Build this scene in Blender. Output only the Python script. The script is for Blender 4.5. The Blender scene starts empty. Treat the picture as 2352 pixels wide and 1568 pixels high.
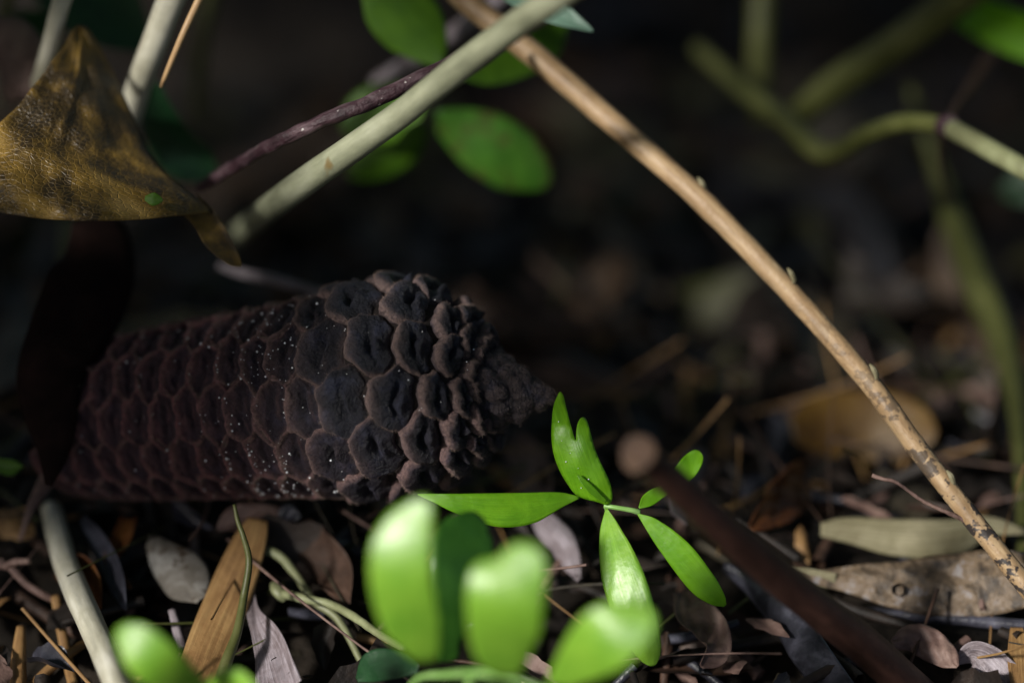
import bpy, math, random
import numpy as np
from mathutils import Vector, Matrix
random.seed(7); RNG = np.random.default_rng(11)
S = bpy.context.scene
R = math.radians
# ------------------------------------------------------------------ camera
TH = R(38.0); D = 0.66; CZ = 0.4876
FW = Vector((0, math.cos(TH), -math.sin(TH))); UP = Vector((0, math.sin(TH), math.cos(TH))); RT = Vector((1, 0, 0))
CP = Vector((0, -D*math.cos(TH), CZ))
K = 0.28/2352/0.66          # metres per photo unit (2352 wide) per metre of depth
cam = bpy.data.cameras.new('camera'); co = bpy.data.objects.new('camera', cam); S.collection.objects.link(co)
co.location = CP; co.rotation_euler = (math.pi/2-TH, 0, 0)
cam.sensor_width = 36; cam.lens = 36*D/0.28; cam.clip_start = 0.02; cam.clip_end = 300
cam.dof.use_dof = True; cam.dof.focus_distance = 0.662; cam.dof.aperture_fstop = 2.6
cam.dof.aperture_blades = 9
S.camera = co
# ------------------------------------------------------------------ light
SUN = Vector((-0.62, -0.50, 0.62)).normalized()     # direction towards the sun
el = math.asin(SUN.z); az = math.atan2(SUN.x, SUN.y)
w = bpy.data.worlds.new('World'); S.world = w; w.use_nodes = True
nt = w.node_tree; bg = nt.nodes['Background']; sk = nt.nodes.new('ShaderNodeTexSky')
sk.sky_type = 'NISHITA'; sk.sun_disc = False; sk.sun_elevation = el; sk.sun_rotation = az
sk.air_density = 1.0; sk.dust_density = 2.5
nt.links.new(sk.outputs[0], bg.inputs[0]); bg.inputs[1].default_value = 0.060
sl = bpy.data.lights.new('sun', 'SUN'); sl.energy = 5.0; sl.angle = R(6); sl.color = (1, .965, .91)
so = bpy.data.objects.new('sun', sl); S.collection.objects.link(so)
so.rotation_euler = SUN.to_track_quat('Z', 'Y').to_euler(); so.location = SUN*3
S.view_settings.view_transform = 'Standard'; S.view_settings.look = 'None'; S.view_settings.gamma = 1
S.view_settings.exposure = 0.0
S.render.engine = 'CYCLES'
# ------------------------------------------------------------------ geometry helpers
def P(u, v, d):
    return CP + FW*d + RT*((u-1176)*K*d) + UP*((784-v)*K*d)
def g(v, h=0.0):            # depth at which the ray of row v meets height h
    return (CZ-h)/(math.sin(TH)-math.cos(TH)*(784-v)*K)
def gz(y): return -.38*min(max(0, y-.01), .6)      # the ground falls away behind the cone
def gd(v, h=0.0):
    lo, hi = .3, 3.0
    for _ in range(40):
        m_ = (lo+hi)/2; p = P(1176, v, m_)
        if p.z > gz(p.y)+h: lo = m_
        else: hi = m_
    return lo
def PP(p):
    u, v, d = p
    return P(u, v, d)
def spline(pts, n):
    """Catmull-Rom through pts (any dimension) -> n+1 samples"""
    p = np.array(pts, float); m = len(p)
    q = np.vstack([2*p[0]-p[1], p, 2*p[-1]-p[-2]])
    seg = np.linalg.norm(np.diff(p[:, :3], axis=0), axis=1); cum = np.concatenate([[0], np.cumsum(seg)])
    out = []
    for s in np.linspace(0, cum[-1], n+1):
        i = min(int(np.searchsorted(cum, s, side='right'))-1, m-2); i = max(i, 0)
        t = (s-cum[i])/max(seg[i], 1e-9)
        a, b, c, e = q[i], q[i+1], q[i+2], q[i+3]
        out.append(.5*((2*b)+(-a+c)*t+(2*a-5*b+4*c-e)*t*t+(-a+3*b-3*c+e)*t**3))
    return np.array(out)
def props(o, label=None, cat=None, group=None, kind=None):
    if label: o['label'] = label
    if cat: o['category'] = cat
    if group: o['group'] = group
    if kind: o['kind'] = kind
    return o
def empty(name, loc, label, cat, group=None):
    o = bpy.data.objects.new(name, None); o.empty_display_size = .01; S.collection.objects.link(o); o.location = loc
    return props(o, label, cat, group)
def mesh_obj(name, V, F, mats, parent=None, uv=None, origin=None, mi=None, smooth=True, attrs=None, thick=None):
    V = np.array(V, float)
    if parent is not None: org = np.array(world_loc(parent))
    else: org = np.array(origin) if origin is not None else V[0].copy()
    me = bpy.data.meshes.new(name)
    o = bpy.data.objects.new(name, me)
    if parent is not None: loc = np.zeros(3); o.parent = parent; off = org
    else: off = org; o.location = org
    me.from_pydata((V-off).tolist(), [], F if isinstance(F, list) else F.tolist())
    if uv is not None:
        ul = me.uv_layers.new(name='UVMap'); li = np.zeros(len(me.loops), dtype=np.int32)
        me.loops.foreach_get('vertex_index', li); ul.data.foreach_set('uv', np.array(uv, np.float32)[li].ravel())
    if attrs:
        for k, a in attrs.items():
            at = me.attributes.new(k, 'FLOAT', 'POINT'); at.data.foreach_set('value', np.array(a, np.float32))
    for m in (mats if isinstance(mats, (list, tuple)) else [mats]): me.materials.append(m)
    if mi is not None: me.polygons.foreach_set('material_index', np.array(mi, np.int32))
    me.polygons.foreach_set('use_smooth', [smooth]*len(me.polygons))
    me.update()
    S.collection.objects.link(o)
    if thick:
        md = o.modifiers.new('solid', 'SOLIDIFY'); md.thickness = thick; md.offset = 0
    return o
def world_loc(o):
    l = Vector(o.location)
    while o.parent: o = o.parent; l = l+Vector(o.location)
    return l
def grid_faces(nr, nc, closed=False):
    F = []
    for i in range(nr-1):
        for j in range(nc if closed else nc-1):
            k = (j+1) % nc
            F.append((i*nc+j, i*nc+k, (i+1)*nc+k, (i+1)*nc+j))
    return F
def tube_arr(pts, rad, n=60, sides=14, rough=0.0, ovality=1.0, caps=True, nodes=()):
    """pts world vectors; rad list (metres) same length as pts"""
    p4 = np.array([[*p, r] for p, r in zip(pts, rad)])
    s = spline(p4, n); V = []; UV = []
    T = np.gradient(s[:, :3], axis=0); T /= np.linalg.norm(T, axis=1)[:, None]
    ref = np.array(FW); ph = RNG.uniform(0, 6.28, 6)
    L = np.concatenate([[0], np.cumsum(np.linalg.norm(np.diff(s[:, :3], axis=0), axis=1))])
    for i in range(n+1):
        a = np.cross(T[i], ref); a /= np.linalg.norm(a); b = np.cross(a, T[i])
        r = max(s[i, 3], 1e-5)
        for (t0, amp, wd) in nodes: r *= 1+amp*math.exp(-((i/n-t0)/wd)**2)
        for j in range(sides):
            f = 2*math.pi*j/sides
            rr = r*(1+rough*(.5*math.sin(3*f+ph[0]+L[i]/r*.35)+.5*math.sin(2*f+ph[1]-L[i]/r*.8)+.6*math.sin(L[i]/r*1.3+ph[2]+f)))
            V.append(s[i, :3]+a*math.cos(f)*rr+b*math.sin(f)*rr*ovality); UV.append((j/sides, L[i]*10))
    F = grid_faces(n+1, sides, True)
    if caps:
        F.append(tuple(range(sides-1, -1, -1))); F.append(tuple(n*sides+j for j in range(sides)))
    return np.array(V), F, UV
def tube(name, pts, wpx, mat, parent=None, **k):
    """pts = (u,v,d) list, wpx = full width in photo units"""
    lab = {q: k.pop(q) for q in ('label', 'cat', 'group') if q in k}
    if 'cat' in lab and name in ('stem', 'twig', 'vine'): lab['group'] = name+'s crossing the forest floor'
    V, F, UV = tube_arr([PP(p) for p in pts], [w_*.5*K*p[2] for w_, p in zip(wpx, pts)], **k)
    o = mesh_obj(name, V, F, mat, parent, UV, origin=V[0] if parent is None else None)
    return props(o, **lab)
def blade_arr(mid, W, tilt=0.0, cup=0.0, nL=44, nW=14, wave=0.0, wfreq=3.0, twist=0.0, ripple=0.0, notch=None):
    pts = spline([[*PP(p), p[2]] for p in mid], nL)
    T = np.gradient(pts[:, :3], axis=0); T /= np.linalg.norm(T, axis=1)[:, None]
    ts = [q[0] for q in W]; ph = RNG.uniform(0, 6.28, 4)
    wl = spline([[q[0]*50, q[1], 0] for q in W], 80); wr = spline([[q[0]*50, q[2], 0] for q in W], 80)
    V = []; UV = []
    nv = -np.array(FW)
    for i in range(nL+1):
        t = i/nL; c = pts[i, :3]; sc = K*pts[i, 3]
        L = max(np.interp(t*50, wl[:, 0], wl[:, 1]), 0)*sc; Rr = max(np.interp(t*50, wr[:, 0], wr[:, 1]), 0)*sc
        left = np.cross(nv, T[i]); left /= np.linalg.norm(left); n = np.cross(T[i], left)
        a = tilt+twist*(t-.5)
        s1 = left*math.cos(a)+n*math.sin(a); n1 = n*math.cos(a)-left*math.sin(a)
        for j in range(nW+1):
            x = 2*j/nW-1     # +1 = left
            ww = L if x > 0 else Rr
            cc = math.cos(a) if abs(math.cos(a)) > .4 else .4
            off = x*ww/cc
            h = cup*ww*x*x + wave*ww*math.sin(t*wfreq*6.28+ph[0]+(2 if x > 0 else 0))*abs(x)**1.5
            h += ripple*ww*math.sin(x*6+ph[1]+t*7)*math.sin(t*19+ph[2]+x*2)
            V.append(c+s1*off+n1*h); UV.append((.5+.5*x, t))
    return np.array(V), grid_faces(nL+1, nW+1), UV
def blade(name, mid, W, mat, parent=None, thick=.0003, **k):
    lab = {q: k.pop(q) for q in ('label', 'cat', 'group') if q in k}
    V, F, UV = blade_arr(mid, W, **k)
    o = mesh_obj(name, V, F, mat, parent, UV, origin=V[0] if parent is None else None, thick=thick)
    return props(o, **lab)
def outline_leaf(name, poly, dfn, mat, parent=None, step=7, thick=.0003, axis=None, **lab):
    from mathutils.geometry import delaunay_2d_cdt
    cl = spline([[*p, 0] for p in poly]+[[*poly[0], 0]], len(poly)*5)[:-1, :2]
    pts = [Vector(c) for c in cl]; n = len(pts); lo = cl.min(0); hi = cl.max(0)
    def inside(x, y):
        k = False
        for i in range(n):
            a, b = cl[i], cl[i-1]
            if (a[1] > y) != (b[1] > y) and x < (b[0]-a[0])*(y-a[1])/(b[1]-a[1])+a[0]: k = not k
        return k
    extra = [Vector((x+RNG.uniform(-1, 1), y)) for x in np.arange(lo[0], hi[0], step) for y in np.arange(lo[1], hi[1], step)]
    extra = [e for e in extra if inside(*e) and min((e-q).length for q in pts) > step*.45]
    vs, _, fs = delaunay_2d_cdt(pts+extra, [(i, (i+1) % n) for i in range(n)], [list(range(n))], 1, .01)[:3]
    V = [P(v.x, v.y, dfn(v.x, v.y)) for v in vs]
    a0, a1 = axis; ax = Vector(a1)-Vector(a0); L = ax.length; ax /= L; pr = Vector((-ax.y, ax.x))
    UV = [((Vector(v)-Vector(a0)).dot(pr)/L*2+.5, (Vector(v)-Vector(a0)).dot(ax)/L) for v in vs]
    o = mesh_obj(name, V, [tuple(f) for f in fs], mat, parent, UV, origin=V[0] if parent is None else None, thick=thick)
    return props(o, **lab)
OV = lambda w, a=.5: [(0, w*.1, w*.1), (.12, w*.5, w*.5), (.3, w*.88, w*.88), (a, w, w), (.75, w*.8, w*.8), (.92, w*.42, w*.42), (1, w*.04, w*.04)]
# ------------------------------------------------------------------ materials
def newmat(name):
    m = bpy.data.materials.new(name); m.use_nodes = True; n = m.node_tree; b = n.nodes['Principled BSDF']
    return m, n, b
def N(n, t, **k):
    x = n.nodes.new(t)
    for a, v in k.items():
        if a.startswith('i_'): x.inputs[a[2:]].default_value = v
        else: setattr(x, a, v)
    return x
def rampn(n, fac, stops):
    r = n.nodes.new('ShaderNodeValToRGB'); e = r.color_ramp.elements
    while len(e) < len(stops): e.new(.5)
    for q, (p, c) in zip(e, stops): q.position = p; q.color = (*c, 1) if len(c) == 3 else c
    n.links.new(fac, r.inputs[0]); return r.outputs[0]
def mixc(n, f, a, b, mode='MIX'):
    x = n.nodes.new('ShaderNodeMix'); x.data_type = 'RGBA'; x.blend_type = mode
    for s, v in ((0, f), (6, a), (7, b)):
        if isinstance(v, (int, float)): x.inputs[s].default_value = v
        elif isinstance(v, tuple): x.inputs[s].default_value = (*v, 1)
        else: n.links.new(v, x.inputs[s])
    return x.outputs[2]
def noise(n, vec, scale, detail=5, rough=.6, dist=0.0):
    x = N(n, 'ShaderNodeTexNoise', i_Scale=scale, i_Detail=detail, i_Roughness=rough, i_Distortion=dist)
    n.links.new(vec, x.inputs['Vector']); return x.outputs['Fac']
def bump(n, b, h, dist, strength=1.0, prev=None):
    x = N(n, 'ShaderNodeBump', i_Strength=strength, i_Distance=dist); n.links.new(h, x.inputs['Height'])
    if prev: n.links.new(prev, x.inputs['Normal'])
    n.links.new(x.outputs[0], b.inputs['Normal']); return x.outputs[0]
def mapping(n, out, sc):
    x = N(n, 'ShaderNodeMapping'); x.inputs['Scale'].default_value = sc; n.links.new(out, x.inputs[0]); return x.outputs[0]
def green_leaf(name, c1, c2, trans=.45, rough=.38, veins=38, tcol=None, spec=.5, blotch=None, coat=0.0):
    m, n, b = newmat(name); tc = N(n, 'ShaderNodeTexCoord')
    f = noise(n, tc.outputs['Object'], 130, 4, .6)
    c = rampn(n, f, [(.3, c1), (.7, c2)])
    uv = mapping(n, tc.outputs['UV'], (veins, 1.6, 1)); vn = noise(n, uv, 1.6, 2, .5)
    c = mixc(n, rampn(n, vn, [(.42, (0, 0, 0)), (.6, (.35, .35, .35))]), c, tuple(min(1, x*1.5+.01) for x in c2))
    if blotch:
        bf = noise(n, tc.outputs['Object'], 90, 3, .7)
        c = mixc(n, rampn(n, bf, [(.50, (0, 0, 0)), (.62, (.9, .9, .9))]), c, blotch)
    n.links.new(c, b.inputs['Base Color']); b.inputs['Roughness'].default_value = rough
    b.inputs['Specular IOR Level'].default_value = spec; b.inputs['Coat Weight'].default_value = coat; b.inputs['Coat Roughness'].default_value = rough*.9
    nb = bump(n, b, vn, .00018, .5); nb = bump(n, b, noise(n, tc.outputs['Object'], 240, 3, .5), .0007, .5, nb); n.links.new(nb, b.inputs['Coat Normal'])
    tr = N(n, 'ShaderNodeBsdfTranslucent'); tr.inputs[0].default_value = (*(tcol or tuple(min(1, x*1.6) for x in c2)), 1)
    mx = N(n, 'ShaderNodeMixShader'); mx.inputs[0].default_value = trans
    n.links.new(b.outputs[0], mx.inputs[1]); n.links.new(tr.outputs[0], mx.inputs[2])
    n.links.new(mx.outputs[0], n.nodes['Material Output'].inputs[0]); return m
def litter(name, cols, scale=120, rough=.6, bscale=300, streak=None, bd=.0008, trans=0.0, net=None, specks=None, spec=.4):
    m, n, b = newmat(name); tc = N(n, 'ShaderNodeTexCoord')
    f = noise(n, tc.outputs['Object'], scale, 6, .65, .4)
    k = len(cols); c = rampn(n, f, [(.3+.4*i/(k-1), q) for i, q in enumerate(cols)])
    h = noise(n, tc.outputs['Object'], bscale, 5, .65)
    if streak:
        sf = noise(n, mapping(n, tc.outputs['UV'], streak), 1, 4, .6)
        c = mixc(n, .5, c, rampn(n, sf, [(.32, tuple(x*.35 for x in cols[0])), (.5, cols[0]), (.68, cols[-1])]))
        nb = bump(n, b, sf, bd, .6)
    else: nb = None
    if net:
        vo = N(n, 'ShaderNodeTexVoronoi', feature='DISTANCE_TO_EDGE', i_Scale=1.0)
        wob = n.nodes.new('ShaderNodeVectorMath'); wob.operation = 'ADD'
        nz = N(n, 'ShaderNodeTexNoise', i_Scale=40.0); n.links.new(tc.outputs['Object'], nz.inputs['Vector'])
        n.links.new(mapping(n, tc.outputs['UV'], net), wob.inputs[0]); n.links.new(nz.outputs['Color'], wob.inputs[1])
        n.links.new(wob.outputs[0], vo.inputs['Vector'])
        e = rampn(n, vo.outputs[0], [(0, (0, 0, 0)), (.12, (1, 1, 1))])
        c = mixc(n, mixc(n, e, (.13, .13, .13), (0, 0, 0)), c, tuple(min(1, x*1.5) for x in cols[-1]))
        nb = bump(n, b, e, .0003, .6, nb)
    if specks:
        sf = noise(n, tc.outputs['Object'], specks[1], 3, .75)
        sm = rampn(n, sf, [(specks[2], (0, 0, 0)), (specks[2]+.06, (1, 1, 1))])
        if len(specks) > 3:
            sx = n.nodes.new('ShaderNodeSeparateXYZ'); n.links.new(tc.outputs['UV'], sx.inputs[0])
            mr = N(n, 'ShaderNodeMapRange'); mr.inputs[1].default_value = specks[3]; mr.inputs[2].default_value = specks[4]; n.links.new(sx.outputs[1], mr.inputs[0])
            sm = mixc(n, mr.outputs[0], (0, 0, 0), sm)
        c = mixc(n, sm, c, specks[0])
    bump(n, b, h, bd, .6, nb)
    n.links.new(c, b.inputs['Base Color']); b.inputs['Roughness'].default_value = rough
    b.inputs['Specular IOR Level'].default_value = spec
    if trans:
        tr = N(n, 'ShaderNodeBsdfTranslucent'); n.links.new(c, tr.inputs[0])
        mx = N(n, 'ShaderNodeMixShader'); mx.inputs[0].default_value = trans
        n.links.new(b.outputs[0], mx.inputs[1]); n.links.new(tr.outputs[0], mx.inputs[2])
        n.links.new(mx.outputs[0], n.nodes['Material Output'].inputs[0])
    return m
G_YOUNG = green_leaf('young_leaf', (.10, .285, .005), (.19, .42, .009), .45, .40, tcol=(.37, .72, .01), coat=.5)
G_PALE = green_leaf('pale_leaf', (.14, .35, .02), (.27, .50, .04), .32, .42, tcol=(.38, .73, .02), coat=.8, spec=1.0)
G_MID = green_leaf('mid_leaf', (.045, .12, .008), (.10, .22, .012), .4, .38, tcol=(.18, .36, .015))
G_SHADED = green_leaf('shaded_leaf', (.012, .06, .006), (.03, .11, .010), .3, .36, tcol=(.05, .2, .01), coat=.3)  # shaded version of the leaf green, the shade put into its colour
G_BROWNED = green_leaf('browned_leaf', (.035, .12, .012), (.08, .22, .02), .4, .36, tcol=(.12, .30, .02), blotch=(.09, .05, .02))
G_DARK = green_leaf('dark_leaf', (.008, .035, .014), (.018, .07, .022), .2, .33, tcol=(.02, .09, .02))
G_BLUE = green_leaf('bluish_leaf', (.12, .24, .16), (.26, .42, .32), .25, .3, tcol=(.12, .3, .12))
M_STALK = green_leaf('green_stalk', (.14, .32, .05), (.30, .50, .16), .1, .35, veins=6)
M_DEADLEAF = litter('mottled_dead_leaf', [(.014, .011, .008), (.035, .023, .010), (.20, .12, .022), (.46, .29, .08)], 55, .40, 500, net=(30, 60, 1), bd=.0004, trans=.12, spec=.5)
M_TAN = litter('tan_bark', [(.24, .15, .073), (.37, .25, .135), (.49, .36, .21)], 90, .48, 420, streak=(7, 6, 1), bd=.0005, specks=((.035, .028, .025), 170, .50, 1.4, 2.2))
M_TANCLEAN = litter('smooth_tan_bark', [(.32, .19, .09), (.46, .30, .15), (.56, .39, .21)], 60, .45, 400, streak=(6, 2, 1), bd=.0003)
M_GREYSTEM = litter('grey_green_stem', [(.19, .20, .13), (.27, .28, .18), (.36, .37, .26)], 55, .42, 600, streak=(5, 4, 1), bd=.0002, specks=((.16, .12, .05), 60, .66))
M_PALESTEM = litter('pale_stem', [(.36, .34, .25), (.55, .53, .42), (.72, .70, .60)], 70, .32, 500, streak=(6, 3, 1), bd=.0003)
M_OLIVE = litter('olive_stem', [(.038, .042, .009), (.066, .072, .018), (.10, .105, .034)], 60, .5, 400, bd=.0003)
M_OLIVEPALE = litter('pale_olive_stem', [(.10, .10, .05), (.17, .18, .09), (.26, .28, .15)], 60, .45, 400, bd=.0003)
M_PURPLE = litter('purple_bark', [(.02, .009, .012), (.055, .022, .03), (.17, .12, .13)], 160, .5, 600, streak=(6, 8, 1), bd=.001, specks=((.45, .42, .40), 200, .66))
M_DARKTWIG = litter('dark_twig', [(.016, .007, .005), (.036, .015, .011), (.06, .028, .02)], 160, .45, 700, streak=(8, 6, 1), bd=.0005)
M_CUT = litter('cut_wood', [(.016, .008, .004), (.05, .024, .011), (.10, .055, .027)], 140, .7, 500)
M_BROWN = litter('brown_litter', [(.02, .011, .008), (.045, .024, .015), (.09, .05, .034)], 90, .55, 400, trans=.1)
M_PINK = litter('pinkish_litter', [(.06, .035, .03), (.14, .085, .07), (.24, .16, .13)], 110, .6, 400)
M_LAV = litter('lavender_grey_leaf', [(.13, .10, .10), (.27, .23, .25), (.42, .38, .42)], 120, .38, 260, streak=(18, 3, 1), bd=.001, specks=((.03, .02, .02), 190, .66))
M_STRAW = litter('straw_blade', [(.17, .09, .035), (.30, .17, .065), (.42, .27, .11)], 90, .5, 300, streak=(9, 1.2, 1), bd=.0006)
M_OLIVELEAF = litter('pale_olive_leaf', [(.13, .11, .055), (.24, .22, .13), (.34, .31, .20)], 60, .55, 220, streak=(14, 2, 1), bd=.0008)
M_MOTTLE = litter('mottled_grey_leaf', [(.015, .013, .013), (.07, .05, .032), (.17, .12, .075), (.26, .25, .26)], 170, .45, 330, bd=.0016)
M_ORANGE = litter('orange_brown_leaf', [(.05, .016, .006), (.13, .045, .012), (.26, .11, .03)], 90, .5, 300, trans=.25)
M_OCHRE = litter('ochre_leaf', [(.05, .022, .003), (.08, .04, .004), (.11, .06, .008)], 60, .5, 300)
M_WHITE = litter('bleached_leaf', [(.05, .04, .03), (.15, .135, .115), (.36, .35, .33)], 70, .5, 300, specks=((.06, .04, .025), 120, .6))
M_BLUEDARK = litter('dark_blue_grey_leaf', [(.012, .012, .015), (.03, .03, .04), (.10, .10, .13)], 70, .32, 260, bd=.0008)
M_SLATE_SHADE = litter('slate_leaf_shade', [(.012, .012, .014), (.022, .022, .026), (.035, .035, .042)], 70, .6, 260)  # leaf colour lowered to stand in for shade falling on it
M_SOIL = litter('soil', [(.004, .003, .0025), (.012, .009, .006), (.028, .02, .014)], 60, .9, 260, bd=.004, spec=.2)
# cone materials
def cone_mat():
    m, n, b = newmat('cone_scale'); tc = N(n, 'ShaderNodeTexCoord')
    at = N(n, 'ShaderNodeAttribute', attribute_name='rim')
    f = noise(n, tc.outputs['Object'], 1100, 5, .75); f2 = noise(n, tc.outputs['Object'], 160, 4, .6)
    face = rampn(n, f2, [(.36, (.002, .0025, .005)), (.54, (.006, .007, .014)), (.72, (.026, .031, .060))])
    sp = N(n, 'ShaderNodeAttribute', attribute_name='red')
    rim = mixc(n, sp.outputs['Fac'], rampn(n, f, [(.3, (.07, .046, .042)), (.7, (.35, .24, .21))]), rampn(n, f, [(.3, (.07, .021, .024)), (.7, (.34, .12, .12))]))
    face = mixc(n, sp.outputs['Fac'], face, mixc(n, .65, face, (.040, .010, .017)))
    c = mixc(n, at.outputs['Fac'], face, rim)
    c = mixc(n, rampn(n, f, [(.63, (0, 0, 0)), (.72, (.4, .4, .4))]), c, (.15, .11, .085))
    n.links.new(c, b.inputs['Base Color']); b.inputs['Roughness'].default_value = .44
    b.inputs['Specular IOR Level'].default_value = .45
    b.inputs['Sheen Weight'].default_value = .08; b.inputs['Sheen Roughness'].default_value = .5; b.inputs['Sheen Tint'].default_value = (.55, .55, .75, 1)
    nb = bump(n, b, f, .0011, 1.0); bump(n, b, noise(n, tc.outputs['Object'], 420, 4, .6), .0018, .9, nb); return m
M_SCALE = cone_mat()
m, n, b = newmat('cone_fuzz'); b.inputs['Base Color'].default_value = (.15, .10, .08, 1); b.inputs['Roughness'].default_value = .8
at = N(n, 'ShaderNodeAttribute', attribute_name='rim')
n.links.new(mixc(n, at.outputs['Fac'], (.006, .006, .010), (.30, .21, .17)), b.inputs['Base Color']); M_FUZZ = m
M_CORE = litter('cone_core', [(.006, .004, .004), (.02, .012, .01)], 200, .9, 500)
m, n, b = newmat('dew'); b.inputs['Base Color'].default_value = (.95, .97, 1, 1); b.inputs['Roughness'].default_value = .12; b.inputs['Transmission Weight'].default_value = .1; b.inputs['IOR'].default_value = 1.4; M_DEW_GLINT = m  # droplets coloured white to stand in for their bright glints

# ------------------------------------------------------------------ ground
def build_ground():
    xs = np.concatenate([np.array([-40, -12, -4, -1.5, -.8]), np.linspace(-.5, .5, 141), np.array([.8, 1.5, 4, 12, 40])])
    ys = np.concatenate([np.array([-40, -12, -4, -1.5, -.7]), np.linspace(-.4, .75, 151), np.array([1.1, 2, 5, 14, 40])])
    V = []
    for y in ys:
        for x in xs:
            z = .006*math.sin(x*31+1)*math.sin(y*27)+.004*math.sin(x*83+y*40)+.003*math.sin(y*120-x*55)+RNG.normal()*.0012-.008
            if abs(x) > .6 or y > .8 or y < -.5: z = .02*math.sin(x*2.1)*math.sin(y*1.7)-.01
            V.append((x, y, z+gz(y)))
    o = mesh_obj('ground', V, grid_faces(len(ys), len(xs)), M_SOIL, origin=(0, 0, 0)); props(o, 'dark damp forest soil under the leaf litter', kind='structure')
build_ground()
def scatter(name, count, box, mats, zr, size, label, cat, flat=.35, asp=(.25, .5), zexp=1.0, twig=.25, keep=None, tr=(.0006, .0022)):
    V = []; F = []; UV = []; MI = []
    for q in range(count):
        x = random.uniform(box[0], box[1]); y = random.uniform(box[2], box[3]); z = zr[0]+(zr[1]-zr[0])*random.random()**zexp
        if keep and not keep(x, y, z): continue
        c = np.array((x, y, z+(gz(y) if zr[1] < .1 else 0))); a = random.uniform(0, 6.28); L = random.uniform(*size)
        up = Vector((random.gauss(0, flat), random.gauss(0, flat), 1)).normalized()
        T = Vector((math.cos(a), math.sin(a), random.gauss(0, flat*.6))).normalized(); Sd = up.cross(T).normalized(); up = T.cross(Sd)
        T = np.array(T); Sd = np.array(Sd); U = np.array(up); b0 = len(V)
        mi = random.randrange(len(mats))
        if random.random() < twig:
            r = random.uniform(*tr); L *= 1.3; bend = random.uniform(-.25, .25)
            for i in range(9):
                t = i/8-.5
                for j in range(6):
                    f = j*math.pi/3
                    V.append(c+T*t*L+Sd*(bend*L*(t*t-.1)+math.cos(f)*r*(1-.3*t))+U*math.sin(f)*r*(1-.3*t)); UV.append((j/6, t+.5))
            for i in range(8):
                for j in range(6):
                    k = (j+1) % 6; F.append((b0+i*6+j, b0+i*6+k, b0+i*6+6+k, b0+i*6+6+j)); MI.append(mi)
        else:
            w_ = L*random.uniform(*asp)*.5; cup = random.uniform(-.8, 1.2); bend = random.uniform(-.5, .5); sk_ = random.uniform(-.3, .3); rp = random.uniform(0, 6); tw = random.uniform(-1, 1)
            pk = random.uniform(.35, .65)
            nl, nw = 13, 7
            for i in range(nl):
                t = i/(nl-1); wd = w_*(math.sin(math.pi*t**(math.log(.5)/math.log(pk))))**.75*(1+.12*math.sin(t*21+rp)) if 0 < t < 1 else 0
                for j in range(nw):
                    s_ = 2*j/(nw-1)-1
                    V.append(c+T*(t-.5)*L+Sd*(s_*wd+sk_*L*(t-.5)**2)+U*(cup*wd*s_*s_+bend*L*(t-.5)**2+tw*wd*s_*(t-.5)+.12*wd*math.sin(t*9+rp+s_*3))); UV.append((.5+.5*s_, t))
            for i in range(nl-1):
                for j in range(nw-1): F.append((b0+i*nw+j, b0+i*nw+j+1, b0+(i+1)*nw+j+1, b0+(i+1)*nw+j)); MI.append(mi)
    o = mesh_obj(name, V, F, mats, uv=UV, mi=MI, origin=(0, 0, 0)); props(o, label, cat, kind='stuff'); return o
SHEATH = litter('dark_sheath', [(.004, .002, .002), (.010, .005, .004), (.022, .011, .009)], 60, .9, 300, spec=.08)
DK = litter('shade_dark_litter', [(.004, .003, .002), (.012, .008, .006), (.028, .018, .013)], 90, .6, 400)  # colours of these two litters darkened in place of cast shade
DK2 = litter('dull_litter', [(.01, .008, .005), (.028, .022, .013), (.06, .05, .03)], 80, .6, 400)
scatter('leaf_litter', 1150, (-.42, .42, -.2, .62), [DK, DK, M_BROWN, DK, DK, DK2, DK2, DK, DK], (-.010, .006), (.018, .05), 'rotting brown leaf litter and twig scraps, coloured dark for shade, covering the dark soil', 'leaf litter')
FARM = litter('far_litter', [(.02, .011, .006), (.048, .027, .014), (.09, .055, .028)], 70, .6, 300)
FARO = litter('far_olive_litter', [(.02, .019, .008), (.042, .042, .017), (.075, .075, .032)], 70, .6, 300)
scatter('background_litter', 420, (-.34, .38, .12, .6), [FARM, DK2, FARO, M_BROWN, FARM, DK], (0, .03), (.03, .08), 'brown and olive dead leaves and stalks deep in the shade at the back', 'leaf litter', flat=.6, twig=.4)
scatter('rootlets', 260, (-.26, .3, -.16, .12), [M_STRAW, M_BROWN, M_PINK, M_OLIVE, DK2], (.0, .018), (.02, .07), 'wispy dry rootlets and fibres tangled in the litter', 'rootlets', flat=.7, twig=1, tr=(.0002, .0006))
scatter('fine_litter', 1700, (-.3, .3, -.18, .25), [DK, M_BROWN, M_PINK, DK, M_BLUEDARK, M_STRAW, DK], (-.005, .010), (.004, .022), 'small crumbs of dead leaf strewn over the litter', 'leaf litter', flat=.5, twig=.45)
scatter('outer_litter', 900, (-1.2, 1.2, -.9, 1.6), [DK, DK, DK2, DK], (-.005, .02), (.04, .1), 'dead leaves spread over the forest floor further off', 'leaf litter', keep=lambda x, y, z: abs(x) > .42 or y > .62 or y < -.26)
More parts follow.
